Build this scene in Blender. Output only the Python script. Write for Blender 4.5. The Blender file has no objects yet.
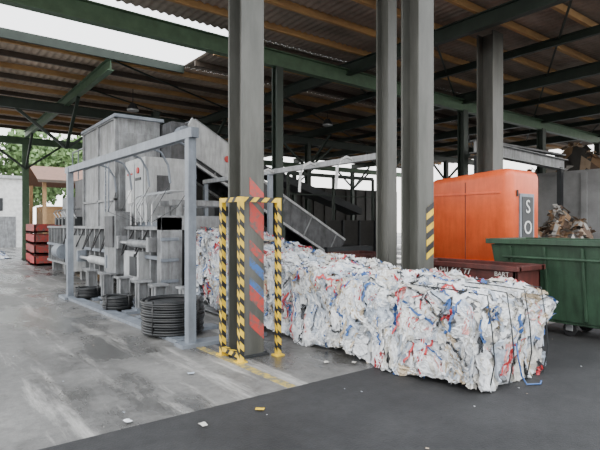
import bpy, math, random
from mathutils import Vector, noise, Matrix
random.seed(7)
S=bpy.context.scene
# ---------------------------------------------------------------- materials
def mat(name,col,rough=.6,metal=0,col2=None,scale=4,bump=0,bscale=30,detail=6,lo=.35,hi=.65,stretch=(1,1,1),grime=0):
    m=bpy.data.materials.new(name); m.use_nodes=True
    nt=m.node_tree; b=nt.nodes['Principled BSDF']
    b.inputs['Roughness'].default_value=rough; b.inputs['Metallic'].default_value=metal
    c=tuple(col)+(1,)
    tc=nt.nodes.new('ShaderNodeTexCoord'); mp=nt.nodes.new('ShaderNodeMapping')
    mp.inputs['Scale'].default_value=stretch
    nt.links.new(tc.outputs['Object'],mp.inputs['Vector'])
    if col2 is None: col2=tuple(x*.72 for x in col)
    n=nt.nodes.new('ShaderNodeTexNoise'); n.inputs['Scale'].default_value=scale; n.inputs['Detail'].default_value=detail
    n.inputs['Roughness'].default_value=.65
    nt.links.new(mp.outputs[0],n.inputs['Vector'])
    r=nt.nodes.new('ShaderNodeValToRGB')
    r.color_ramp.elements[0].position=lo; r.color_ramp.elements[1].position=hi
    r.color_ramp.elements[0].color=tuple(col2)+(1,); r.color_ramp.elements[1].color=c
    nt.links.new(n.outputs['Fac'],r.inputs['Fac']); out=r.outputs[0]
    if grime:
        mp3=nt.nodes.new('ShaderNodeMapping'); mp3.inputs['Scale'].default_value=(6,6,.8)
        nt.links.new(tc.outputs['Object'],mp3.inputs[0])
        g=nt.nodes.new('ShaderNodeTexNoise'); g.inputs['Scale'].default_value=1.6; g.inputs['Detail'].default_value=8; g.inputs['Roughness'].default_value=.7
        nt.links.new(mp3.outputs[0],g.inputs['Vector'])
        gr=nt.nodes.new('ShaderNodeValToRGB'); gr.color_ramp.elements[0].position=.38; gr.color_ramp.elements[1].position=.58
        gr.color_ramp.elements[0].color=(.30,.28,.26,1)
        nt.links.new(g.outputs['Fac'],gr.inputs[0])
        mx=nt.nodes.new('ShaderNodeMixRGB'); mx.blend_type='MULTIPLY'; mx.inputs[0].default_value=grime
        nt.links.new(out,mx.inputs[1]); nt.links.new(gr.outputs[0],mx.inputs[2]); out=mx.outputs[0]
    nt.links.new(out,b.inputs['Base Color'])
    if bump:
        n2=nt.nodes.new('ShaderNodeTexNoise'); n2.inputs['Scale'].default_value=bscale; n2.inputs['Detail'].default_value=4
        nt.links.new(mp.outputs[0],n2.inputs['Vector'])
        bp=nt.nodes.new('ShaderNodeBump'); bp.inputs['Strength'].default_value=bump; bp.inputs['Distance'].default_value=.02
        nt.links.new(n2.outputs['Fac'],bp.inputs['Height']); nt.links.new(bp.outputs[0],b.inputs['Normal'])
    return m
def floor_mat(name,c1,c2,wet,scale=.6,rlo=.25):
    m=mat(name,c1,.7,0,c2,scale,bump=.22,bscale=60)
    nt=m.node_tree; b=nt.nodes['Principled BSDF']
    tc=nt.nodes.new('ShaderNodeTexCoord')
    mp=nt.nodes.new('ShaderNodeMapping'); mp.inputs['Scale'].default_value=(1.1,.5,1); mp.inputs['Location'].default_value=(2.3,.7,0)
    n=nt.nodes.new('ShaderNodeTexNoise'); n.inputs['Scale'].default_value=.8; n.inputs['Detail'].default_value=7; n.inputs['Roughness'].default_value=.62
    nt.links.new(tc.outputs['Object'],mp.inputs[0]); nt.links.new(mp.outputs[0],n.inputs['Vector'])
    old=b.inputs['Base Color'].links[0].from_socket
    mix=nt.nodes.new('ShaderNodeMixRGB'); mix.blend_type='MULTIPLY'; mix.inputs[0].default_value=.65
    n3=nt.nodes.new('ShaderNodeTexNoise'); n3.inputs['Scale'].default_value=9; n3.inputs['Detail'].default_value=9; n3.inputs['Roughness'].default_value=.8
    rr=nt.nodes.new('ShaderNodeValToRGB'); rr.color_ramp.elements[0].position=.35; rr.color_ramp.elements[0].color=(.4,.4,.4,1); rr.color_ramp.elements[1].position=.6
    nt.links.new(tc.outputs['Object'],n3.inputs['Vector']); nt.links.new(n3.outputs['Fac'],rr.inputs[0])
    nt.links.new(old,mix.inputs[1]); nt.links.new(rr.outputs[0],mix.inputs[2]); out=mix.outputs[0]
    if wet:
        r=nt.nodes.new('ShaderNodeMapRange'); r.inputs[1].default_value=.47; r.inputs[2].default_value=.56
        r.inputs[3].default_value=.6; r.inputs[4].default_value=rlo
        nt.links.new(n.outputs['Fac'],r.inputs[0]); nt.links.new(r.outputs[0],b.inputs['Roughness'])
        w=nt.nodes.new('ShaderNodeValToRGB'); w.color_ramp.elements[0].position=.46; w.color_ramp.elements[1].position=.59
        w.color_ramp.elements[0].color=(1,1,1,1); w.color_ramp.elements[1].color=(.46,.46,.46,1)
        nt.links.new(n.outputs['Fac'],w.inputs[0])
        m2=nt.nodes.new('ShaderNodeMixRGB'); m2.blend_type='MULTIPLY'; m2.inputs[0].default_value=1
        nt.links.new(out,m2.inputs[1]); nt.links.new(w.outputs[0],m2.inputs[2]); out=m2.outputs[0]
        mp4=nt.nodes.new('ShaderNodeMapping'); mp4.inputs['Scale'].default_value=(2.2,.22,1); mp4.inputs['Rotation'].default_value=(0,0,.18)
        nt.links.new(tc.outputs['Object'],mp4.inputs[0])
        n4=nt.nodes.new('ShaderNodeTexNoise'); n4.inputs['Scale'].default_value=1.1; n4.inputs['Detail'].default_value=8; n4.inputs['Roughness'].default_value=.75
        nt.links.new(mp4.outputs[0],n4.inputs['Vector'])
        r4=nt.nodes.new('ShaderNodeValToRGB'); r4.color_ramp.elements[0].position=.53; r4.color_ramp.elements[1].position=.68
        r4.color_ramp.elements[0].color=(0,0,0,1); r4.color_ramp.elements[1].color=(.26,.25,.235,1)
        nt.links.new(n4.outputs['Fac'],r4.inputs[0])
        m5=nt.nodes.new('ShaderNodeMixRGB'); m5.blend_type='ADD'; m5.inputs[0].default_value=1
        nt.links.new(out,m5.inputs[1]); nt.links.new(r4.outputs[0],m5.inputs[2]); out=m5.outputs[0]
    nt.links.new(out,b.inputs['Base Color'])
    return m
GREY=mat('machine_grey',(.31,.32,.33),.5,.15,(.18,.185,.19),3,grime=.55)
GREYD=mat('machine_grey_dark_dirty',(.11,.113,.12),.55,.15,(.05,.05,.053),3,grime=.6)  # darker machine grey with grime, for body sides and panels
LGREY=mat('panel_light_grey',(.50,.51,.515),.5,0,(.36,.37,.375),2,grime=.45)
DGREY=mat('dark_steel',(.035,.038,.041),.5,.3)
FRAME=mat('frame_grey_paint',(.24,.27,.31),.45,.2,(.17,.19,.22),3,grime=.3)
COL=mat('column_paint',(.115,.115,.103),.45,.1,(.065,.067,.058),1.6,stretch=(1,1,.3),grime=.3)
GREEN=mat('green_steel',(.08,.14,.08),.55,.1)
DGREEN=mat('dark_green_steel',(.025,.038,.028),.55,.1)
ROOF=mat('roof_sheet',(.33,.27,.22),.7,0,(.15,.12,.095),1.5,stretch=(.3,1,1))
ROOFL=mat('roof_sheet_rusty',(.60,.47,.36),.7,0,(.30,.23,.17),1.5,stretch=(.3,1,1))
WOOD=mat('purlin_timber',(.50,.29,.11),.7,0,(.28,.16,.07),3,stretch=(.3,4,1))
WOODD=mat('purlin_dark',(.08,.06,.045),.7)
YEL=mat('safety_yellow',(.85,.56,.02),.5,0,(.6,.4,.03),6,grime=.35)
BLK=mat('safety_black',(.013,.013,.014),.5)
RUB=mat('black_wire',(.012,.013,.014),.38,.1)
ORG=mat('orange_paint',(.88,.15,.045),.4,0,(.74,.11,.03),2.5,grime=.15)
DRED=mat('dark_red_paint',(.10,.021,.016),.55,0,(.05,.013,.011),3,grime=.5)
RED=mat('red_paint',(.5,.035,.03),.5)
PRED=mat('worn_red_paint',(.42,.05,.04),.6,0,(.14,.09,.08),14,lo=.4,hi=.55)
BLUEP=mat('worn_blue_paint',(.04,.12,.34),.6,0,(.08,.1,.12),14,lo=.4,hi=.55)
GRC=mat('container_green',(.032,.075,.042),.5,0,(.022,.048,.028),3,grime=.5)
WHT=mat('white_paint',(.75,.75,.73),.5)
CONC=floor_mat('concrete_floor',(.215,.21,.20),(.12,.117,.112),True,.6,.16)
ASPH=floor_mat('asphalt',(.034,.034,.035),(.018,.018,.019),False,1.2)
WALLC=mat('concrete_wall',(.30,.30,.30),.85,0,(.2,.2,.2),1)
DWALL=mat('dark_wall',(.04,.038,.035),.85)
LEAF=mat('foliage',(.24,.36,.15),.7,0,(.11,.20,.07),1.5)
BARK=mat('bark',(.1,.07,.05),.9)
BROWN=mat('shed_roof_brown',(.22,.11,.07),.7)
LWOOD=mat('stacked_wood',(.38,.23,.11),.7)
STEEL=mat('bright_steel',(.5,.51,.52),.3,.7)
FILM=[mat('film_white',(.80,.81,.82),.38,0,(.52,.54,.57),7,.5,24),
      mat('film_offwhite',(.66,.64,.59),.4,0,(.42,.41,.38),7,.5,24),
      mat('film_cool',(.48,.53,.60),.35,0,(.30,.34,.40),7,.5,24),
      mat('film_cream',(.52,.43,.31),.45,0,(.33,.26,.18),7,.5,24),
      mat('film_blue',(.05,.13,.38),.4,0,(.03,.08,.2),9,.5,30),
      mat('film_red',(.55,.045,.045),.4,0,(.33,.03,.04),9,.5,30),
      mat('film_dark',(.045,.05,.06),.4,0,(.02,.02,.02),9,.5,30),
      mat('film_pink',(.70,.36,.33),.4,0,(.55,.2,.2),9,.5,30),
      mat('film_crease_shade_grey',(.27,.27,.27),.5,0,(.13,.13,.135),9,.5,30)]  # last entry: darker grey film, crevice shade painted into the bale colour
CARD=[mat('cardboard',(.25,.15,.08),.8),mat('cardboard_dark',(.12,.075,.05),.8),mat('waste_white',(.36,.34,.31),.6),mat('waste_dark',(.04,.037,.033),.7),mat('waste_tan',(.30,.22,.15),.6)]
# ---------------------------------------------------------------- builder
class B:
    def __init__(s): s.v=[];s.f=[];s.m=[];s.ms=[]
    def mi(s,m):
        if m not in s.ms: s.ms.append(m)
        return s.ms.index(m)
    def add(s,vs,fs,m):
        o=len(s.v); s.v+= [tuple(v) for v in vs]; k=s.mi(m)
        for f in fs: s.f.append([i+o for i in f]); s.m.append(k)
    def box(s,x0,x1,y0,y1,z0,z1,m):
        s.add([(x0,y0,z0),(x1,y0,z0),(x1,y1,z0),(x0,y1,z0),(x0,y0,z1),(x1,y0,z1),(x1,y1,z1),(x0,y1,z1)],[(3,2,1,0),(4,5,6,7),(0,1,5,4),(1,2,6,5),(2,3,7,6),(3,0,4,7)],m)
    def beam(s,p,q,w,h,m):
        p=Vector(p);q=Vector(q);d=(q-p);d.normalize()
        up=Vector((0,0,1)) if abs(d.z)<.95 else Vector((0,1,0))
        sd=d.cross(up).normalized(); u=sd.cross(d).normalized()
        vs=[]
        for t in (p,q):
            for a,b in ((-1,-1),(1,-1),(1,1),(-1,1)): vs.append(t+sd*a*w/2+u*b*h/2)
        s.add(vs,[(3,2,1,0),(4,5,6,7),(0,1,5,4),(1,2,6,5),(2,3,7,6),(3,0,4,7)],m)
    def ibeam(s,p,q,w,h,m,t=.02):
        p=Vector(p);q=Vector(q);u=Vector((0,0,1))
        d=(q-p).normalized(); sd=d.cross(u).normalized(); u=sd.cross(d)
        s.beam(p,q,t,h,m)
        s.beam(p+u*h/2,q+u*h/2,w,t*1.2,m); s.beam(p-u*h/2,q-u*h/2,w,t*1.2,m)
    def cyl(s,p,q,r,m,n=12,r2=None):
        p=Vector(p);q=Vector(q);d=(q-p).normalized()
        up=Vector((0,0,1)) if abs(d.z)<.95 else Vector((0,1,0))
        a=d.cross(up).normalized(); b=a.cross(d)
        if r2 is None:r2=r
        vs=[]
        for t,rr in ((p,r),(q,r2)):
            for i in range(n):
                an=2*math.pi*i/n; vs.append(t+(a*math.cos(an)+b*math.sin(an))*rr)
        fs=[(i,(i+1)%n,n+(i+1)%n,n+i) for i in range(n)]+[tuple(range(n))[::-1],tuple(range(n,2*n))]
        s.add(vs,fs,m)
    def tube(s,pts,r,m,n=8,closed=False):
        pts=[Vector(p) for p in pts]; N=len(pts); vs=[]
        for i,p in enumerate(pts):
            a=pts[(i-1)%N] if (closed or i>0) else p; b=pts[(i+1)%N] if (closed or i<N-1) else p
            d=(b-a).normalized(); up=Vector((0,0,1)) if abs(d.z)<.9 else Vector((1,0,0))
            x=d.cross(up).normalized(); y=x.cross(d)
            for k in range(n):
                an=2*math.pi*k/n; vs.append(p+(x*math.cos(an)+y*math.sin(an))*r)
        fs=[]
        for i in range(N if closed else N-1):
            j=(i+1)%N
            for k in range(n): fs.append((i*n+k,i*n+(k+1)%n,j*n+(k+1)%n,j*n+k))
        s.add(vs,fs,m)
    def torus(s,c,R,r,m,N=40,n=8,jit=0):
        c=Vector(c);ph=random.random()*6
        s.tube([c+Vector((math.cos(2*math.pi*i/N)*R,math.sin(2*math.pi*i/N)*R,jit*math.sin(2*math.pi*i/N+ph))) for i in range(N)],r,m,n,True)
    def quad(s,a,b,c,d,m): s.add([a,b,c,d],[(0,1,2,3)],m)
    def done(s,name,bevel=0,smooth=False,seg=2,ang=None):
        me=bpy.data.meshes.new(name); me.from_pydata(s.v,[],s.f)
        for m in s.ms: me.materials.append(m)
        me.polygons.foreach_set('material_index',s.m)
        if smooth: me.polygons.foreach_set('use_smooth',[True]*len(s.f))
        me.update(); o=bpy.data.objects.new(name,me); S.collection.objects.link(o)
        if bevel:
            b=o.modifiers.new('bevel','BEVEL'); b.width=bevel; b.segments=seg; b.limit_method='ANGLE'
        return o
def flake(b,p,n,size,m,asp=1.6,amp=.25,lift=.02):
    n=n.normalized(); up=Vector((0,0,1)) if abs(n.z)<.9 else Vector((0,1,0))
    t=n.cross(up).normalized(); u=t.cross(n)
    an=random.gauss(math.pi/2,.7) ; a=t*math.cos(an)+u*math.sin(an); c=n.cross(a)
    n=(n+a*random.uniform(-.35,.35)+c*random.uniform(-.35,.35)).normalized()
    vs=[];K=4
    for i in range(K):
        for j in range(K):
            q=p+a*((i/(K-1)-.5)*size*asp+random.uniform(-.1,.1)*size)+c*((j/(K-1)-.5)*size+random.uniform(-.12,.12)*size)+n*(lift+random.uniform(-amp,amp)*size*.6)
            vs.append(q)
    b.add(vs,[(i*K+j,(i+1)*K+j,(i+1)*K+j+1,i*K+j+1) for i in range(K-1) for j in range(K-1)],m)
# ---------------------------------------------------------------- ground
b=B(); b.quad((-60,3.96,0),(80,3.96,0),(80,90,0),(-60,90,0),CONC); b.done('floor')
b=B(); b.quad((-60,-40,0),(80,-40,0),(80,3.96,0),(-60,3.96,0),ASPH); b.done('ground')
b=B(); b.box(2.89,2.99,3.97,6.05,0,.004,mat('worn_yellow_line',(.42,.31,.07),.7,0,(.16,.15,.11),12,lo=.42,hi=.58)); b.done('floor_marking_line')
# ---------------------------------------------------------------- roof
def corr(name,x0,x1,y0,y1,z0,z1,m,pitch=.18,amp=.022):
    b=B(); n=int((x1-x0)/(pitch/4)); vs=[];fs=[]
    for i in range(n+1):
        x=x0+(x1-x0)*i/n; o=amp*math.sin(2*math.pi*x/pitch)
        vs+=[(x,y0,z0+o),(x,y1,z1+o)]
    for i in range(n): fs.append((2*i,2*i+1,2*i+3,2*i+2))
    b.add(vs,fs,m); return b.done(name,smooth=True)
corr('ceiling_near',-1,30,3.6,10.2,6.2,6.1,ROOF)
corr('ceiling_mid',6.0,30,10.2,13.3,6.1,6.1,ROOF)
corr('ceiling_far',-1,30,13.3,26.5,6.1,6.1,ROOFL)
b=B()
for i in range(6): b.box(-1,30,3.75+i*1.1,3.83+i*1.1,5.98,6.13,WOOD)
b.done('ceiling_purlins_near')
b=B()
for i in range(15):
    y=10.3+i*1.1
    b.box(-1 if y>13.3 else 6.0,30,y,y+.08,5.93,6.07,WOOD if i%2 else WOODD)
b.done('ceiling_purlins_far')
b=B()
for X in (-.8,4.0,9.2,14.4,19.6,24.8):
    b.ibeam((X,3.7 if X>5 else 13.3,5.78),(X,26.3,5.78),.16,.3,GREEN if X==4 else DGREEN)
for X in (11.8,17.0,22.2): b.ibeam((X,3.7,5.86),(X,26.3,5.86),.1,.16,DGREEN)
for Y,m in ((18.2,DGREEN),(26.2,GREEN)):
    b.ibeam((-1,Y,5.5),(30,Y,5.5),.15,.3,m)
b.ibeam((-1,9.9,5.62),(30,9.9,5.5),.2,.36,GREEN)
b.box(-1,6.0,13.22,13.3,5.9,6.12,DGREEN)
for X in (4.0,9.2,14.4,19.6,24.8):
    for Y in (18.2,26.1):
        b.beam((X,Y-1.6,5.6),(X,Y,4.2),.09,.09,DGREEN)
        b.beam((X-1.5,Y,5.35),(X,Y,4.2),.09,.09,DGREEN); b.beam((X+1.5,Y,5.35),(X,Y,4.2),.09,.09,DGREEN)
    for k in range(7):
        y=4+k*3.1
        if X>5 or y>13: b.beam((X,y,5.9),(X+5.2,y+3.1,5.9),.04,.04,DGREEN)
b.done('roof_beams')
# hall columns
def hcol(x,y,w,h,m,z1=6,t=.03,z0=0):
    b=B()
    b.box(x-w/2,x+w/2,y-h/2,y-h/2+t,z0,z1,m); b.box(x-w/2,x+w/2,y+h/2-t,y+h/2,z0,z1,m)
    b.box(x-t/2,x+t/2,y-h/2+t,y+h/2-t,z0,z1,m)
    b.box(x-w/2-.05,x+w/2+.05,y-h/2-.05,y+h/2+.05,z0,z0+.025,DGREY)
    for sx in(-1,1):
        for sy in(-1,1): b.cyl((x+sx*(w/2+.02),y+sy*(h/2+.02),z0+.025),(x+sx*(w/2+.02),y+sy*(h/2+.02),z0+.05),.015,DGREY,6)
    return b
c=hcol(3.25,5.35,.32,.33,COL)
fy=5.185-.003
for z,h,m in ((1.98,.2,PRED),(1.60,.30,PRED),(1.30,.13,PRED),(1.10,.12,BLUEP),(.88,.1,BLUEP),(.70,.18,PRED),(.38,.18,PRED)):
    c.quad((3.20,fy,z),(3.405,fy,z-.19),(3.405,fy,z-.19+h),(3.20,fy,z+h),m)
c.done('steel_column',.004)
c=hcol(5.83,4.78,.34,.33,COL)
fy=4.615-.004
for i in range(4):
    z=1.1+i*.19
    c.quad((5.83,fy,z),(5.995,fy,z+.09),(5.995,fy,z+.27),(5.83,fy,z+.18),YEL)
    c.quad((5.83,fy-.001,z+.09),(5.995,fy-.001,z+.18),(5.995,fy-.001,z+.27),(5.83,fy-.001,z+.18),BLK)
c.done('steel_column.001',.004)
hcol(5.95,5.5,.2,.26,COL).done('steel_column.002',.004)
hcol(10.5,6.5,.42,.42,COL).done('steel_column.003',.004)
k=4
for (x,y,w) in ((6.9,9.9,.2),(9.2,18.2,.22),(14.4,18.2,.22),(19.6,18.2,.22),(24.8,18.2,.22),(4.0,26.2,.25),(9.2,26.2,.25),(14.4,26.2,.22),(19.6,26.2,.22),(24.8,26.2,.22),(14.4,9.9,.25),(19.6,9.9,.25),(24.8,9.9,.25),(6.4,16.4,.22),(6.25,20.9,.4)):
    hcol(x,y,w,w,DGREEN if x!=4.0 else GREEN,5.4).done('steel_column.%03d'%k); k+=1
# ---------------------------------------------------------------- column guard
def stripe_post(b,p,q,w):
    p=Vector(p);q=Vector(q);L=(q-p).length
    b.beam(p,q,w,w,YEL)
    d=(q-p).normalized()
    up=Vector((0,0,1)) if abs(d.z)<.95 else Vector((0,1,0)); sd=d.cross(up).normalized(); u=sd.cross(d)
    hw=w/2+.0015; s=.15; i=.04
    while i<L-.13:
        for (n1,t1) in ((sd,u),(u,-sd),(-sd,-u),(-u,sd)):
            c0=p+d*i+n1*hw
            b.quad(c0-t1*hw,c0-t1*hw+d*.07,c0+t1*hw+d*.13,c0+t1*hw+d*.06,BLK)
        i+=s
g=B()
x0,x1,y0,y1=2.99,3.52,5.04,5.47
for (x,y) in ((x0,y0),(x1,y0),(x0,y1)):
    stripe_post(g,(x,y,.01),(x,y,1.93),.058); g.box(x-.06,x+.06,y-.06,y+.06,0,.015,YEL)
for a,bq in (((x0,y0),(x1,y0)),((x0,y0),(x0,y1))):
    stripe_post(g,(a[0],a[1],1.9),(bq[0],bq[1],1.9),.055)
stripe_post(g,(x0,y0,.08),(x0,y1,.08),.055)
g.done('column_guard_frame')
# ---------------------------------------------------------------- bales
def bale(name,x0,x1,y0,y1,z0,z1,seed,patches=150,ribs=60,last=False,dtop=0):
    rnd=random.Random(seed); b=B(); off=Vector((seed*3.7,seed*1.3,0))
    cx,cy,cz=(x0+x1)/2,(y0+y1)/2,(z0+z1)/2; hx,hy,hz=(x1-x0)/2,(y1-y0)/2,(z1-z0)/2
    def warp(p,lift=0,n=None):
        q=Vector(((p.x-cx)/hx,(p.y-cy)/hy,(p.z-cz)/hz))
        rr=1-.05*(abs(q.x)**8)*(abs(q.z)**8)-(.035*((abs(q.y)**8)*(abs(q.z)**8)+(abs(q.x)**8)*(abs(q.y)**8)) if last and q.y<0 else 0)
        p2=Vector((cx+q.x*hx*rr,cy+q.y*hy*(rr if last else 1),cz+q.z*hz*rr))
        if q.z>0: p2.z+=dtop*q.y*q.z
        g=Vector((p.x,p.y,p.z))
        d=noise.noise_vector(g*1.7)*.09+noise.noise_vector(Vector((g.x*4,g.y*7,g.z*2.6))+Vector((5,0,0)))*.085
        s=Vector((g.x*8,g.y*17,g.z*6)); nv=noise.noise_vector(s)
        d+=Vector([abs(c)-.2 for c in nv])*.085*(1 if n is None else .25)+noise.noise_vector(s*2.1)*.022
        if n is not None: d+=n*(.030+abs(nv.x)*.02)
        p2+=d+ (n*lift if n is not None else Vector((0,0,0)))
        if p2.z<.004:p2.z=.004
        return p2
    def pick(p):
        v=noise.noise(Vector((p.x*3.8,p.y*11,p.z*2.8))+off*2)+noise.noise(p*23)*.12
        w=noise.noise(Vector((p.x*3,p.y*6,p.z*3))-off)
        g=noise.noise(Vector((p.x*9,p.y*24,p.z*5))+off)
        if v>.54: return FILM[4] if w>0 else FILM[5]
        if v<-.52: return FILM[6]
        if abs(g)<.045: return FILM[8]  # thin noise veins coloured as shade in the folds
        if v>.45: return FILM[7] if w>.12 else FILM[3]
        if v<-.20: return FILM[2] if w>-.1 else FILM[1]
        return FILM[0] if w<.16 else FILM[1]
    st=.025
    def face(o,u,v,st=st):
        nu=max(4,int(u.length/st));nv=max(4,int(v.length/st)); base=len(b.v)
        for i in range(nu+1):
            for j in range(nv+1): b.v.append(tuple(warp(o+u*(i/nu)+v*(j/nv))))
        for i in range(nu):
            for j in range(nv):
                b.f.append([base+i*(nv+1)+j,base+(i+1)*(nv+1)+j,base+(i+1)*(nv+1)+j+1,base+i*(nv+1)+j+1])
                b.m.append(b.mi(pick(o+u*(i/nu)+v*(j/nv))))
    X=Vector((x1-x0,0,0));Y=Vector((0,y1-y0,0));Z=Vector((0,0,z1-z0)); O=Vector((x0,y0,z0))
    face(O,X,Z,st if last else .1);face(O,Z,Y);face(O+Z,X,Y);face(O+X,Y,Z,.05);face(O+Y,Z,X,.1);face(O,Y,X,.2)
    faces=[(O,X,Z,Vector((0,-1,0))),(O,Y,Z,Vector((-1,0,0))),(O+Z,X,Y,Vector((0,0,1))),(O+X,Y,Z,Vector((1,0,0)))]
    def pickface():
        return faces[rnd.choice([0,0,1,1,1,2,2,3] if last else [1,1,1,2,2,3])]
    for i in range(patches):
        o,u,v,n=pickface(); c0=o+u*rnd.uniform(.02,.98)+v*rnd.uniform(.04,.96)
        ud,vd=u.normalized(),v.normalized(); an=rnd.gauss(1.5,.4); a=ud*math.cos(an)+vd*math.sin(an); c=n.cross(a)
        L=rnd.uniform(.12,.42); W=rnd.uniform(.04,.15); K,J=10,7; r=rnd.random()
        m=FILM[0] if r<.48 else FILM[1] if r<.66 else FILM[2] if r<.81 else FILM[4] if r<.85 else FILM[5] if r<.885 else FILM[6] if r<.91 else FILM[7] if r<.94 else FILM[3]
        if m in FILM[4:8]: L*=.7;W*=.6
        vs=[];ph=rnd.uniform(0,6)
        for ii in range(K):
            for jj in range(J):
                s_,t_=ii/(K-1)-.5,jj/(J-1)-.5
                q=c0+a*(s_*L+rnd.uniform(-.1,.1)*L/K)+c*(t_*W*(1+.3*math.sin(ii*.9+ph))+rnd.uniform(-.12,.12)*W/J)
                e=max(abs(s_),abs(t_))*2
                q=Vector((min(max(q.x,x0-.02),x1+.02),min(max(q.y,y0-.02),y1+.02),min(max(q.z,z0+.02),z1+.02)))
                vs.append(warp(q,.014*math.sin(t_*16+ph+s_*3)+.02*(e**3)*rnd.uniform(-.6,1),n))
        b.add(vs,[(ii*J+jj,(ii+1)*J+jj,(ii+1)*J+jj+1,ii*J+jj+1) for ii in range(K-1) for jj in range(J-1)],m)
    for i in range(ribs):
        o,u,v,n=pickface(); c0=o+u*rnd.uniform(.03,.97)+v*rnd.uniform(.15,.97)
        ud,vd=u.normalized(),v.normalized(); an=rnd.gauss(1.5,.5); L=rnd.uniform(.12,.42); W=rnd.uniform(.007,.022)
        m=rnd.choice([FILM[4],FILM[4],FILM[4],FILM[5],FILM[5],FILM[6],FILM[2],FILM[0],FILM[0],FILM[3]])
        vs=[];q=c0.copy();K=9
        for ii in range(K):
            an+=rnd.uniform(-.35,.35); a=ud*math.cos(an)+vd*math.sin(an); c=n.cross(a)
            q2=Vector((min(max(q.x,x0-.02),x1+.02),min(max(q.y,y0-.02),y1+.02),min(max(q.z,z0+.03),z1+.02)))
            w=warp(q2,.022+.012*math.sin(ii*1.7),n); vs+=[w-c*W,w+c*W]; q=q+a*L/K
        b.add(vs,[(2*ii,2*ii+1,2*ii+3,2*ii+2) for ii in range(K-1)],m)
    if last:
        for i in range(4):
            fx=x0+(x1-x0)*(.12+.25*i); e=.085
            b.tube([(fx,y1,z1+.05),(fx,y0+.3,z1+.045),(fx,y0-.02,z1+.03),(fx-.02,y0-e,z1*.66),(fx+.02,y0-e,z1*.33),(fx,y0-.04,.02)],.007,DGREY,5)
        b.tube([(4.75,y0-.06,.42),(4.72,y0-.10,.28),(4.78,y0-.1,.1),(4.8,y0-.14,.02),(4.95,y0-.2,.012),(5.05,y0-.16,.012)],.009,FILM[4],5)
    b.v=[(v[0],v[1],max(v[2],.004)) for v in b.v]
    return b.done(name)
rows=[(4.14,5.5,2.71,3.74,0,.90,.03),(4.12,5.46,3.74,4.70,0,.95,.03),(4.14,5.46,4.70,5.62,0,1.01,.03),(4.14,5.44,5.62,6.54,.0,1.08,.04),(4.16,5.44,6.54,7.42,.06,1.19,.05),(4.18,5.44,7.42,8.3,.14,1.31,.06),(4.2,5.44,8.3,9.0,.2,1.42,.05)]
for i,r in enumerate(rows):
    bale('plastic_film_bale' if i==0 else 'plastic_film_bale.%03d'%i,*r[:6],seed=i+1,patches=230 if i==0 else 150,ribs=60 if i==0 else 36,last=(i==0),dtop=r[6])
b=B()
for y in (7.0,7.7,8.4):
    for x in (4.25,5.35): b.box(x-.04,x+.04,y-.04,y+.04,0,.03+(y-6.7)*.05,GREY)
b.beam((4.8,6.7,.012),(4.8,8.95,.10),1.3,.02,GREY)
b.done('outfeed_ramp')
# ---------------------------------------------------------------- baling press
b=B()
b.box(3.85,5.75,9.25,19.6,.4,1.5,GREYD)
for i in range(24):
    y=9.3+i*.44; b.box(3.7,3.86,y,y+.05,.35,1.56,GREY)
for z in (.35,.92,1.5): b.box(3.68,3.9,9.2,19.6,z,z+.07,GREY if z!=.92 else FRAME)
b.box(3.66,4.08,9.08,9.3,.2,1.75,GREY); b.box(5.55,5.9,9.08,9.3,.2,1.75,GREY); b.box(3.66,5.9,9.08,9.3,1.5,1.78,GREY)
for z in (.5,.9,1.3): b.box(3.64,4.0,9.05,9.08,z,z+.06,FRAME)
for y in (9.6,11.5,13.5,15.5,17.5,19.3): b.box(3.8,4.1,y-.1,y+.1,0,.4,GREY); b.box(5.5,5.8,y-.1,y+.1,0,.4,GREY)
b.cyl((3.58,9.4,1.22),(3.58,10.6,1.22),.08,GREY,16); b.cyl((3.58,10.6,1.22),(3.58,11.2,1.22),.04,STEEL,12)
b.cyl((3.58,12.0,.72),(3.58,13.6,.72),.1,LGREY,16); b.cyl((3.58,13.6,.72),(3.58,14.6,.72),.05,STEEL,12)
for y in (9.4,11.2): b.box(3.5,3.72,y-.06,y+.06,1.08,1.36,GREY)
for y in (12.0,14.6): b.box(3.48,3.72,y-.06,y+.06,.6,.9,FRAME)
for y in (9.7,10.3,10.9):
    b.cyl((4.3,y,1.55),(4.3,y,2.05),.07,GREY,12); b.box(4.1,5.5,y-.06,y+.06,2.0,2.12,GREY)
b.box(4.0,5.6,9.4,11.3,1.55,1.66,FRAME)
b.box(3.5,3.84,11.3,12.1,.5,1.9,GREY); b.box(3.46,3.5,11.4,12.0,1.1,1.8,GREYD)
b.box(3.55,3.84,10.0,10.9,.45,1.05,LGREY); b.box(3.53,3.55,10.1,10.5,.55,.95,DGREY)
b.box(3.45,3.85,14.9,15.7,.3,1.3,LGREY); b.box(3.4,3.45,15.0,15.6,.5,1.2,FRAME)
b.cyl((3.5,16.2,.8),(3.5,16.9,.8),.22,FRAME,20); b.cyl((3.5,16.9,.8),(3.5,17.1,.8),.12,DGREY,16)
b.box(3.95,5.1,10.7,12.0,1.66,3.1,LGREY); b.box(3.93,3.95,10.8,11.3,1.75,3.0,LGREY); b.box(3.93,3.95,11.36,11.9,1.75,3.0,LGREY)
b.cyl((3.90,11.08,2.82),(3.93,11.08,2.82),.07,RED,20); b.box(3.915,3.93,10.9,11.25,2.6,2.66,DGREY)
b.box(3.915,3.93,11.45,11.8,2.75,2.79,RED); b.box(3.915,3.93,11.5,11.75,2.1,2.4,WHT)
b.box(4.1,4.9,10.68,10.7,1.8,2.9,LGREY); b.box(4.2,4.5,10.66,10.68,2.3,2.7,GREYD)
b.box(3.9,5.0,12.5,15.5,1.5,4.3,GREY)
for y in (12.5,13.95,15.42): b.box(3.85,3.92,y,y+.08,1.5,4.3,GREY)
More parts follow.
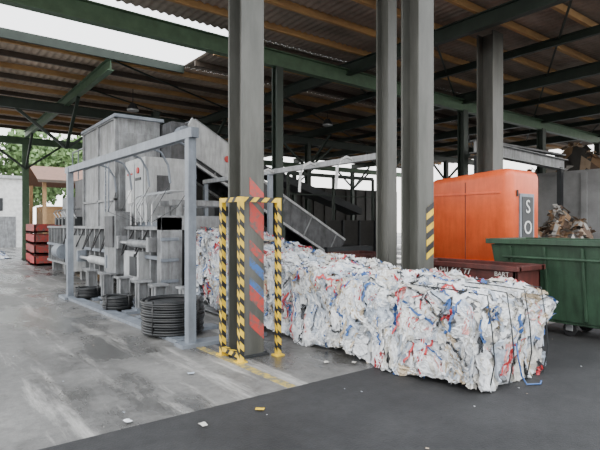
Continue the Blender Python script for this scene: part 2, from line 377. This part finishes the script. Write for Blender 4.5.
for z in (2.2,3.2,4.22): b.box(3.85,3.92,12.5,15.5,z,z+.06,GREY)
b.box(3.82,5.08,12.42,15.58,4.25,4.33,FRAME)
b.box(3.95,4.9,12.46,12.5,2.0,3.9,GREY)
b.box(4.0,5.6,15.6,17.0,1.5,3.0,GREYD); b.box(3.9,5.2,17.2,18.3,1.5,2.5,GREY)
b.box(4.1,5.4,18.4,19.4,1.5,2.1,GREY)
for y in (12.15,12.4): b.beam((3.6,y,.3),(3.6,y,3.1),.03,.03,FRAME)
for i in range(9): b.beam((3.6,12.15,.5+i*.3),(3.6,12.4,.5+i*.3),.025,.025,FRAME)
for y in (15.7,16.4,17.1): b.cyl((3.95,y,3.0 if y<17 else 2.5),(3.95,y,3.9),.02,FRAME,8)
b.beam((3.95,15.7,3.9),(3.95,17.1,3.9),.04,.04,FRAME); b.beam((3.95,15.7,3.45),(3.95,17.1,3.45),.03,.03,FRAME)
for k in range(9):
    y=9.9+k*.8; pts=[(3.7-.18*math.sin(math.pi*t/8),y+.5*t/8,1.5-.55*math.sin(math.pi*t/8*.9)) for t in range(9)]
    b.tube(pts,.018,BLK)
for k in range(5):
    y=9.45+k*.3
    b.tube([(3.62,y,1.6),(3.62,y,2.0),(3.75,y,2.2),(4.0,y,2.28),(4.3,y,2.28)],.016,STEEL)
for k in range(6):
    y=16.0+k*.5; b.box(3.75,3.95,y,y+.25,1.6,1.85,DGREY); b.tube([(3.8,y,1.8),(3.7,y+.1,2.0),(3.8,y+.3,2.1),(4.1,y+.3,2.1)],.02,STEEL)
b.done('baling_press',.008)
# ---------------------------------------------------------------- inclined conveyor
b=B()
P=Vector((5.35,12.75,3.85));Q=Vector((10.9,12.75,.8)); d=(Q-P).normalized(); up=Vector((-d.z,0,d.x)); up=up if up.z>0 else -up
b.beam(P,Q,1.2,.12,DGREY)
for sy in (-.68,.68):
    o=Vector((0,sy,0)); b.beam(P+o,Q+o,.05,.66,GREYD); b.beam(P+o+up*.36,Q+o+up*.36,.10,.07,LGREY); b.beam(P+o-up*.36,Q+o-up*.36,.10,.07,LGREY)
L=(Q-P).length
n=22
for i in range(n):
    c0=P+d*(L*(i+.5)/n); b.beam(c0+Vector((0,-.6,0))+up*.1,c0+Vector((0,.6,0))+up*.1,.04,.1,BLK)
    if i%4==0: b.beam(c0+Vector((0,-.715,0))-up*.34,c0+Vector((0,-.715,0))+up*.34,.04,.04,GREY)
for t in (.35,.6,.8):
    c0=P+d*L*t
    for sy in (-.6,.6): b.beam(c0+Vector((0,sy,-.2)),Vector((c0.x,12.75+sy,0)),.09,.09,DGREEN)
h0=P+d*.1; h1=P+d*2.2
b.beam(h0+Vector((0,-.78,.2)),h1+Vector((0,-.78,.2)),.05,.85,LGREY); b.beam(h0+Vector((0,.78,.2)),h1+Vector((0,.78,.2)),.05,.85,GREY)
b.beam(h0+up*.62,h1+up*.62,1.6,.04,GREY)
m0=P+d*1.5+Vector((0,-.815,.25)); b.cyl(m0,m0+Vector((0,-.02,0)),.09,RED,20); b.beam(m0+d*.2,m0+d*.6,.02,.07,RED)
b.box(5.05,5.5,11.9,13.6,2.9,4.2,GREYD)
b.cyl((5.3,11.6,3.9),(5.3,11.95,3.9),.17,FRAME,18)
for t in (.45,.6,.75,.9):
    c0=P+d*L*t+Vector((0,.75,0)); b.beam(c0,c0+Vector((0,0,1.1)),.04,.04,DGREEN)
b.beam(P+d*L*.4+Vector((0,.75,1.1)),Q+Vector((0,.75,1.1)),.04,.04,DGREEN)
b.box(10.2,12.2,11.9,13.7,0,.9,DGREY)
b.done('inclined_conveyor',.005)
# ---------------------------------------------------------------- portal frame
b=B()
b.box(2.82,2.93,6.08,6.2,.04,2.86,FRAME); b.box(2.6,2.72,11.7,11.82,.04,2.86,FRAME)
b.beam((2.875,6.0,2.81),(2.66,12.0,2.81),.11,.13,FRAME)
b.box(2.7,4.0,6.0,6.26,0,.05,FRAME); b.box(2.5,3.4,11.5,12.1,0,.05,FRAME)
b.beam((2.87,6.3,.025),(2.67,11.5,.025),.22,.05,FRAME)
for i in range(7): b.box(2.95,3.7,6.9+i*.68,7.15+i*.68,0,.05,FRAME)
for k in range(5):
    y=7.0+k*.95; b.tube([(2.84,y,2.8),(3.0,y,2.86),(3.2,y,2.8),(3.32,y,2.6),(3.36,y,2.3)],.02,FRAME)
    b.tube([(3.36,y,2.3),(3.42,y+.8,1.9),(3.55,9.3+k*.2,1.65)],.006,DGREY,5)
b.done('wire_guide_frame',.006)
b=B()
b.box(5.96,6.06,5.75,12.0,2.68,2.78,LGREY)
for y in (8.9,11.9): b.box(5.96,6.06,y-.04,y+.04,0,2.7,FRAME)
for y in (6.3,7.3,8.7):
    b.tube([(5.96,y,2.72),(5.8,y-.03,2.76),(5.66,y-.05,2.70),(5.56,y-.06,2.55),(5.53,y-.06,2.2)],.026,WHT)
b.done('wire_guide_frame.001',.005)
for i,(x,y) in enumerate(((3.32,8.35),(3.3,9.1),(3.25,10.0),(3.2,10.9),(3.15,11.9),(3.55,7.72))):
    b=B(); b.box(x-.15,x+.15,y-.15,y+.15,.05,.08,FRAME); b.box(x-.1,x+.1,y-.02,y+.02,.08,.55,GREY)
    b.box(x-.1,x-.08,y-.1,y+.1,.08,.55,GREY); b.box(x+.08,x+.1,y-.1,y+.1,.08,.55,GREY); b.box(x-.14,x+.14,y-.14,y+.14,.55,.58,GREY)
    b.done('reel_pedestal' if i==0 else 'reel_pedestal.%03d'%i)
def coil(name,x,y,z,R,n,r=.022):
    b=B()
    for i in range(n):
        for k in range(2): b.torus((x+random.uniform(-.012,.012),y+random.uniform(-.012,.012),z+r+i*r*1.6),R-k*r*2.2+random.uniform(-.01,.01),r,RUB,36,6,.005)
    b.cyl((x,y,z),(x,y,z+n*r*1.5),R-.015,RUB,36)
    for a in range(4):
        an=a*math.pi/2+.5; px,py=x+math.cos(an)*(R+.012),y+math.sin(an)*(R+.012)
        b.beam((px,py,z+.01),(px,py,z+n*r*1.6+.02),.03,.03,BLK)
    b.done(name,smooth=True)
coil('wire_coil',3.0,7.0,.05,.43,13)
coil('wire_coil.001',2.98,9.5,.05,.26,7,.02)
coil('wire_coil.002',2.95,11.4,.05,.26,6,.02)
# ---------------------------------------------------------------- dark red skip
b=B()
x0,x1,y0,y1=6.3,6.95,3.52,5.28
b.box(x0+.04,x1-.04,y0+.04,y1-.04,.12,.2,DRED)
for (a,c,e,f) in ((x0,x0+.05,y0,y1),(x1-.05,x1,y0,y1),(x0,x1,y0,y0+.05),(x0,x1,y1-.05,y1)): b.box(a,c,e,f,.12,1.0,DRED)
for (a,c,e,f) in ((x0-.05,x0+.06,y0-.05,y1+.05),(x1-.06,x1+.05,y0-.05,y1+.05),(x0,x1,y0-.05,y0+.06),(x0,x1,y1-.06,y1+.05)): b.box(a,c,e,f,.98,1.05,DRED)
for i in range(4): b.box(x0-.04,x0,y0+.1+i*.48,y0+.18+i*.48,.12,.68,DRED)
b.box(x0+.05,x0+.2,y0,y1,0,.12,DGREY); b.box(x1-.2,x1-.05,y0,y1,0,.12,DGREY)
sk=b.done('dark_red_skip',.008)
def text(name,s,size,loc,rot,m,parent=None):
    cu=bpy.data.curves.new(name,'FONT'); cu.body=s; cu.size=size; cu.extrude=.003; cu.align_x='CENTER'; cu.align_y='CENTER'; cu.materials.append(m)
    o=bpy.data.objects.new(name,cu); o.location=loc; o.rotation_euler=rot; S.collection.objects.link(o)
    if parent:o.parent=parent
    return o
R=(math.pi/2,0,-math.pi/2)
text('phone_number','041 666 77',.12,(x0-.006,4.47,.93),R,WHT,sk)
text('lettering','BART',.09,(x0-.006,3.72,.93),R,FILM[1],sk)
# ---------------------------------------------------------------- orange container (rounded body)
def rounded_box(b,x0,x1,y0,y1,z0,z1,r,m,top_drop=0):
    n=6; ring=[]
    for (cx,cy,a0) in ((x1-r,y1-r,0),(x0+r,y1-r,90),(x0+r,y0+r,180),(x1-r,y0+r,270)):
        for k in range(n+1):
            a=math.radians(a0+90*k/n); ring.append((cx,cy,math.cos(a),math.sin(a)))
    lay=[(z0,r)]+[(z1-r+r*math.sin(math.pi/2*k/6),r*math.cos(math.pi/2*k/6)) for k in range(7)]
    N=len(ring);vs=[]
    for z,rr in lay:
        for (cx,cy,c,s_) in ring:
            y=cy+s_*rr; vs.append((cx+c*rr,y,z-(top_drop*max(0,(y-(y0+.9)))/(y1-y0-.9) if z>z0 else 0)))
    fs=[tuple(range(N))[::-1]]
    for l in range(len(lay)-1):
        for i in range(N): fs.append((l*N+i,l*N+(i+1)%N,(l+1)*N+(i+1)%N,(l+1)*N+i))
    fs.append(tuple(range((len(lay)-1)*N,len(lay)*N))); b.add(vs,fs,m)
b=B()
x0,x1,y0,y1=8.75,9.9,5.0,6.9
rounded_box(b,x0,x1,y0,y1,.8,2.68,.17,ORG,.12)
ob=b.done('orange_container',0,True)
b=B()
b.box(x0+.12,x1-.12,y0+.12,y1-.12,.3,.8,DGREY)
for x in (x0+.15,x1-.15):
    for y in (y0+.15,y1-.15): b.box(x-.07,x+.07,y-.07,y+.07,0,.3,DGREY)
b.box(x0-.008,x0+.004,y0+.95,y0+.965,.9,2.45,DRED)
b.box(x0-.02,x0+.01,y0+.2,y1-.2,.82,.9,ORG); b.box(x0+.3,x1-.3,y0-.015,y0+.01,.82,.9,ORG)
b.box(x0-.02,x0+.01,y0+.2,y1-.2,2.2,2.24,ORG)
b.box(x0+.3,x0+.82,y0-.03,y0+.01,1.25,2.2,FRAME); b.box(x0+.36,x0+.76,y0-.04,y0-.03,1.31,2.14,DGREY)
for z in (1.2,2.2): b.cyl((x0+.22,y0-.02,z-.06),(x0+.22,y0-.02,z+.06),.02,DGREY,8)
fo=b.done('fittings',.006); fo.parent=ob
text('sign_letter_top','S',.36,(x0+.56,y0-.045,1.94),(math.pi/2,0,0),WHT,ob)
text('sign_letter_bottom','O',.36,(x0+.56,y0-.045,1.54),(math.pi/2,0,0),WHT,ob)
# ---------------------------------------------------------------- green container
b=B()
X0,X1,Y0,Y1=7.22,8.25,2.2,4.45; t=.14
def frus(x0,x1,y0,y1,z0,z1,tx,m):
    vs=[(x0+tx,y0+tx,z0),(x1-tx,y0+tx,z0),(x1-tx,y1-tx,z0),(x0+tx,y1-tx,z0),(x0,y0,z1),(x1,y0,z1),(x1,y1,z1),(x0,y1,z1)]
    b.add(vs,[(3,2,1,0),(0,1,5,4),(1,2,6,5),(2,3,7,6),(3,0,4,7)],m)
frus(X0,X1,Y0,Y1,.22,1.3,t,GRC); frus(X0+.04,X1-.04,Y0+.04,Y1-.04,.26,1.31,t,GRC)
for (a,c,e,f) in ((X0-.06,X0+.05,Y0-.06,Y1+.06),(X1-.05,X1+.06,Y0-.06,Y1+.06),(X0,X1,Y0-.06,Y0+.05),(X0,X1,Y1-.05,Y1+.06)): b.box(a,c,e,f,1.31,1.39,GRC)
for i in range(4):
    y=Y0+.35+i*.52; b.beam((X0-.01,y,1.28),(X0+t-.02,y,.26),.07,.04,GRC)
b.cyl((X0-.09,2.5,1.12),(X0-.09,4.2,1.12),.022,GRC,8)
for y in (2.6,4.15): b.cyl((X0-.09,y,1.12),(X0+.05,y,1.12),.02,GRC,8)
for x in (X0+.26,X1-.26):
    for y in (Y0+.35,3.35,Y1-.3):
        b.cyl((x-.03,y,.1),(x+.03,y,.1),.1,BLK,18); b.box(x-.05,x-.035,y-.05,y+.05,.08,.25,STEEL); b.box(x+.035,x+.05,y-.05,y+.05,.08,.25,STEEL)
b.box(X0+.16,X1-.16,Y0+.2,Y1-.2,.18,.24,GRC)
b.done('waste_container',.008)
# ---------------------------------------------------------------- waste heaps & right background
def heap(name,cx,cy,rx,ry,h,nf,seed,z0=0,mats=CARD,sz=(.08,.25)):
    rnd=random.Random(seed); b=B(); N=26
    def H(u,v):
        r=min(1,math.sqrt(u*u+v*v)); return h*(1-r**1.7)*(1+.4*noise.noise(Vector((u*3,v*3,seed))))
    for i in range(N+1):
        for j in range(N+1):
            u,v=i/N*2-1,j/N*2-1; b.v.append((cx+u*rx,cy+v*ry,z0+max(0,H(u,v))))
    for i in range(N):
        for j in range(N):
            b.f.append([i*(N+1)+j,(i+1)*(N+1)+j,(i+1)*(N+1)+j+1,i*(N+1)+j+1]); b.m.append(b.mi(rnd.choice(mats)))
    for i in range(nf):
        u,v=rnd.uniform(-.9,.9),rnd.uniform(-.9,.9)
        if u*u+v*v>.85: continue
        flake(b,Vector((cx+u*rx,cy+v*ry,z0+max(.05,H(u,v)))),Vector((rnd.uniform(-1,1),rnd.uniform(-1,1),1)),rnd.uniform(*sz),rnd.choice(mats),1.4,.1,.04)
    return b.done(name)
HM=[CARD[0],CARD[1],CARD[1],CARD[3],CARD[4],CARD[2],CARD[2]]
heap('waste_heap',15.4,7.2,1.7,1.3,1.85,500,3,mats=HM,sz=(.06,.2))
heap('waste_heap.001',17.4,12.3,1.6,1.6,1.8,300,5,mats=HM)
b=B(); b.box(19.2,19.5,4.0,14,0,3.5,WALLC); b.box(19.15,19.55,4.0,14,3.5,3.6,WALLC)
for y in (5.5,8.0,10.5,13): b.box(19.1,19.2,y,y+.2,0,3.5,WALLC)
b.done('wall_right')
heap('waste_heap.002',21.8,9.5,2.1,4.8,4.3,700,9,mats=[CARD[2],CARD[1],CARD[4],CARD[0],CARD[3]],sz=(.1,.3))
b=B(); b.box(9.5,30,26.6,26.8,0,4.2,DWALL)
for i in range(20): b.box(9.5+i,9.56+i,26.5,26.6,0,4.2,DWALL)
b.done('wall_back')
b=B(); b.ibeam((13.2,8.7,3.95),(18.9,8.7,3.8),.3,.36,GREY)
for x in (13.4,18.6): b.box(x-.08,x+.08,8.62,8.78,0,3.7,DGREY)
b.box(13.3,18.8,8.58,8.82,4.12,4.18,GREYD)
b.done('gantry_beam')
b=B()
b.box(8.0,10.5,15.2,17.2,0,2.4,DGREY); b.box(8.2,10.3,15.1,15.2,.4,2.2,GREYD)
b.box(11.2,16,15.5,17.5,0,1.8,DWALL)
for i in range(6): b.box(11.2+i*.95,11.28+i*.95,15.4,15.5,0,1.8,DGREY)
for x in (11.3,13.6,15.9): b.box(x-.05,x+.05,15.45,15.55,1.8,3.6,DGREEN)
b.beam((11.3,15.5,3.6),(15.9,15.5,3.6),.1,.14,DGREEN); b.beam((11.3,15.5,2.8),(15.9,15.5,2.8),.05,.05,DGREEN)
b.beam((10.4,16.5,3.8),(15.8,16.5,2.2),.9,.3,DGREY)
b.done('sorting_plant',.01)
b=B(); x0,x1,y0,y1=7.3,9.0,8.2,9.2
for (a,c,e,f) in ((x0,x0+.05,y0,y1),(x1-.05,x1,y0,y1),(x0,x1,y0,y0+.05),(x0,x1,y1-.05,y1)): b.box(a,c,e,f,.1,.95,DRED)
b.box(x0,x1,y0,y1,.1,.15,DRED); b.box(x0+.1,x0+.25,y0,y1,0,.1,DGREY); b.box(x1-.25,x1-.1,y0,y1,0,.1,DGREY)
for i in range(4): b.box(x0+.1+i*.45,x0+.18+i*.45,y0-.04,y0,.12,.9,DRED)
b.done('dark_red_skip.001',.01)
for i,(x,y) in enumerate(((5.5,16.0),(14,8.5),(12,14))):
    b=B(); b.cyl((x,y,5.5),(x,y,6.0),.012,DGREY,6); b.cyl((x,y,5.3),(x,y,5.5),.2,DGREY,18,.08); b.cyl((x,y,5.26),(x,y,5.3),.18,LGREY,18)
    b.done('hanging_lamp' if i==0 else 'hanging_lamp.%03d'%i)
# ---------------------------------------------------------------- exterior left
b=B(); b.box(-10,6.0,40.7,50,0,4.9,WHT); b.box(-10.2,6.2,40.5,50.2,4.9,5.1,LGREY)
for x in (-3,0,3.6): b.box(x,x+1.2,40.65,40.7,2.6,3.5,DGREY)
b.box(4.2,5.6,40.64,40.7,0,2.2,GREY)
b.done('white_building')
b=B()
for x in (7.6,10.5,13.6):
    for y in (41.5,47): b.box(x-.12,x+.12,y-.12,y+.12,0,4.9,LWOOD)
b.add([(7.0,40.6,4.9),(14.4,40.6,4.9),(14.4,44.3,6.3),(7.0,44.3,6.3),(7.0,48,4.9),(14.4,48,4.9)],[(0,1,2,3),(3,2,5,4)],BROWN)
b.box(7.0,14.4,40.55,40.65,4.75,4.95,WOODD)
for i in range(9): b.box(7.9,13.4,43+i*.4,43.35+i*.4,0,2.6+.25*(i%3),LWOOD)
b.done('timber_shed')
b=B()
for i in range(3):
    for k in range(4):
        x,y=3.6+i*.1,21.6+i*1.1; z=k*.42
        b.box(x,x+1,y,y+1,z+.04,z+.1,DRED)
        for a in (x,x+.95): b.box(a,a+.05,y,y+1,z+.04,z+.38,PRED if k%2 else RED)
        for a in (y,y+.95): b.box(x,x+1,a,a+.05,z+.04,z+.38,PRED)
        for a in (x,x+.9):
            for c in (y,y+.9): b.box(a,a+.1,c,c+.1,z,z+.04,DRED)
b.done('red_crate_stack')
heap('film_waste_pile',1.8,28.5,1.8,1.6,.9,160,12,mats=FILM[:3]+[FILM[4]])
def tree(name,x,y,h,r,seed):
    rnd=random.Random(seed); b=B(); b.cyl((x,y,0),(x,y,h*.55),.28,BARK,10,.15)
    cl=[]
    for i in range(13):
        a=rnd.uniform(0,6.28); rr=rnd.uniform(0,r*.7); c=Vector((x+math.cos(a)*rr,y+math.sin(a)*rr,h*rnd.uniform(.45,.85))); cl.append((c,rnd.uniform(.32,.52)*r))
        b.cyl((x,y,h*.4),c,.09,BARK,6,.03)
    for c,cr in cl:
        for k in range(420):
            dv=Vector((rnd.gauss(0,1),rnd.gauss(0,1),rnd.gauss(0,1))).normalized(); p=c+dv*cr*rnd.uniform(.45,1.05)
            a=Vector((rnd.gauss(0,1),rnd.gauss(0,1),rnd.gauss(0,1))).normalized(); e=dv.cross(a).normalized(); f2=e.cross(a); s=rnd.uniform(.15,.32)
            b.quad(p-e*s,p-f2*s,p+e*s,p+f2*s,LEAF)
    b.done(name)
for i,(x,y,h,r) in enumerate(((3,57,12,4.5),(9,58,11.5,4.3),(14,57,11.5,4.2),(19,60,11.5,4.2),(-3,57,12,4),(24,60,11,4))):
    tree('tree' if i==0 else 'tree.%03d'%i,x,y,h,r,i+20)
# ---------------------------------------------------------------- litter
ms=[FILM[0],FILM[1],FILM[0],YEL,FILM[2],FILM[5],FILM[5],FILM[1],FILM[1]]
pos=[(1.35,4.05),(1.80,3.62),(1.72,2.86),(2.35,3.62),(2.32,4.95),(4.75,1.68),(4.86,1.64),(3.75,4.4),(4.0,4.2)]
b=B()
for (m_,(x,y)) in zip(ms,pos):
    flake(b,Vector((x,y,.0)),Vector((0,0,1)),.05,m_,1.5,.12,.02)
for i in range(60):
    x,y=random.uniform(0,8),random.uniform(2.2,9)
    if 3.9<x<5.6 and y>2.6: continue
    flake(b,Vector((x,y,0)),Vector((0,0,1)),random.uniform(.008,.018),random.choice(FILM[:4]),1.5,.1,.01)
b.done('floor_litter')
# ---------------------------------------------------------------- world & sun
w=bpy.data.worlds.new('overcast_sky'); S.world=w; w.use_nodes=True; nt=w.node_tree
bg=nt.nodes['Background']; tc=nt.nodes.new('ShaderNodeTexCoord'); sep=nt.nodes.new('ShaderNodeSeparateXYZ'); r=nt.nodes.new('ShaderNodeValToRGB')
r.color_ramp.elements[0].color=(1,.98,.94,1); r.color_ramp.elements[1].color=(.86,.92,1,1); r.color_ramp.elements[1].position=.7
nt.links.new(tc.outputs['Generated'],sep.inputs[0]); nt.links.new(sep.outputs['Z'],r.inputs[0]); nt.links.new(r.outputs[0],bg.inputs['Color'])
bg.inputs['Strength'].default_value=3.8
sl=bpy.data.lights.new('sun','SUN'); sl.energy=1.6; sl.angle=math.radians(20); sl.color=(1,.95,.86)
so=bpy.data.objects.new('sun',sl); S.collection.objects.link(so)
so.rotation_euler=Vector((.55,.35,-.75)).normalized().to_track_quat('-Z','Y').to_euler()
# ---------------------------------------------------------------- camera
cd=bpy.data.cameras.new('camera'); cd.lens=30; cd.sensor_width=36; cd.clip_end=300
co=bpy.data.objects.new('camera',cd); co.location=(0,0,1.6); co.rotation_euler=(math.radians(90),0,math.radians(-37.45)); S.collection.objects.link(co); S.camera=co
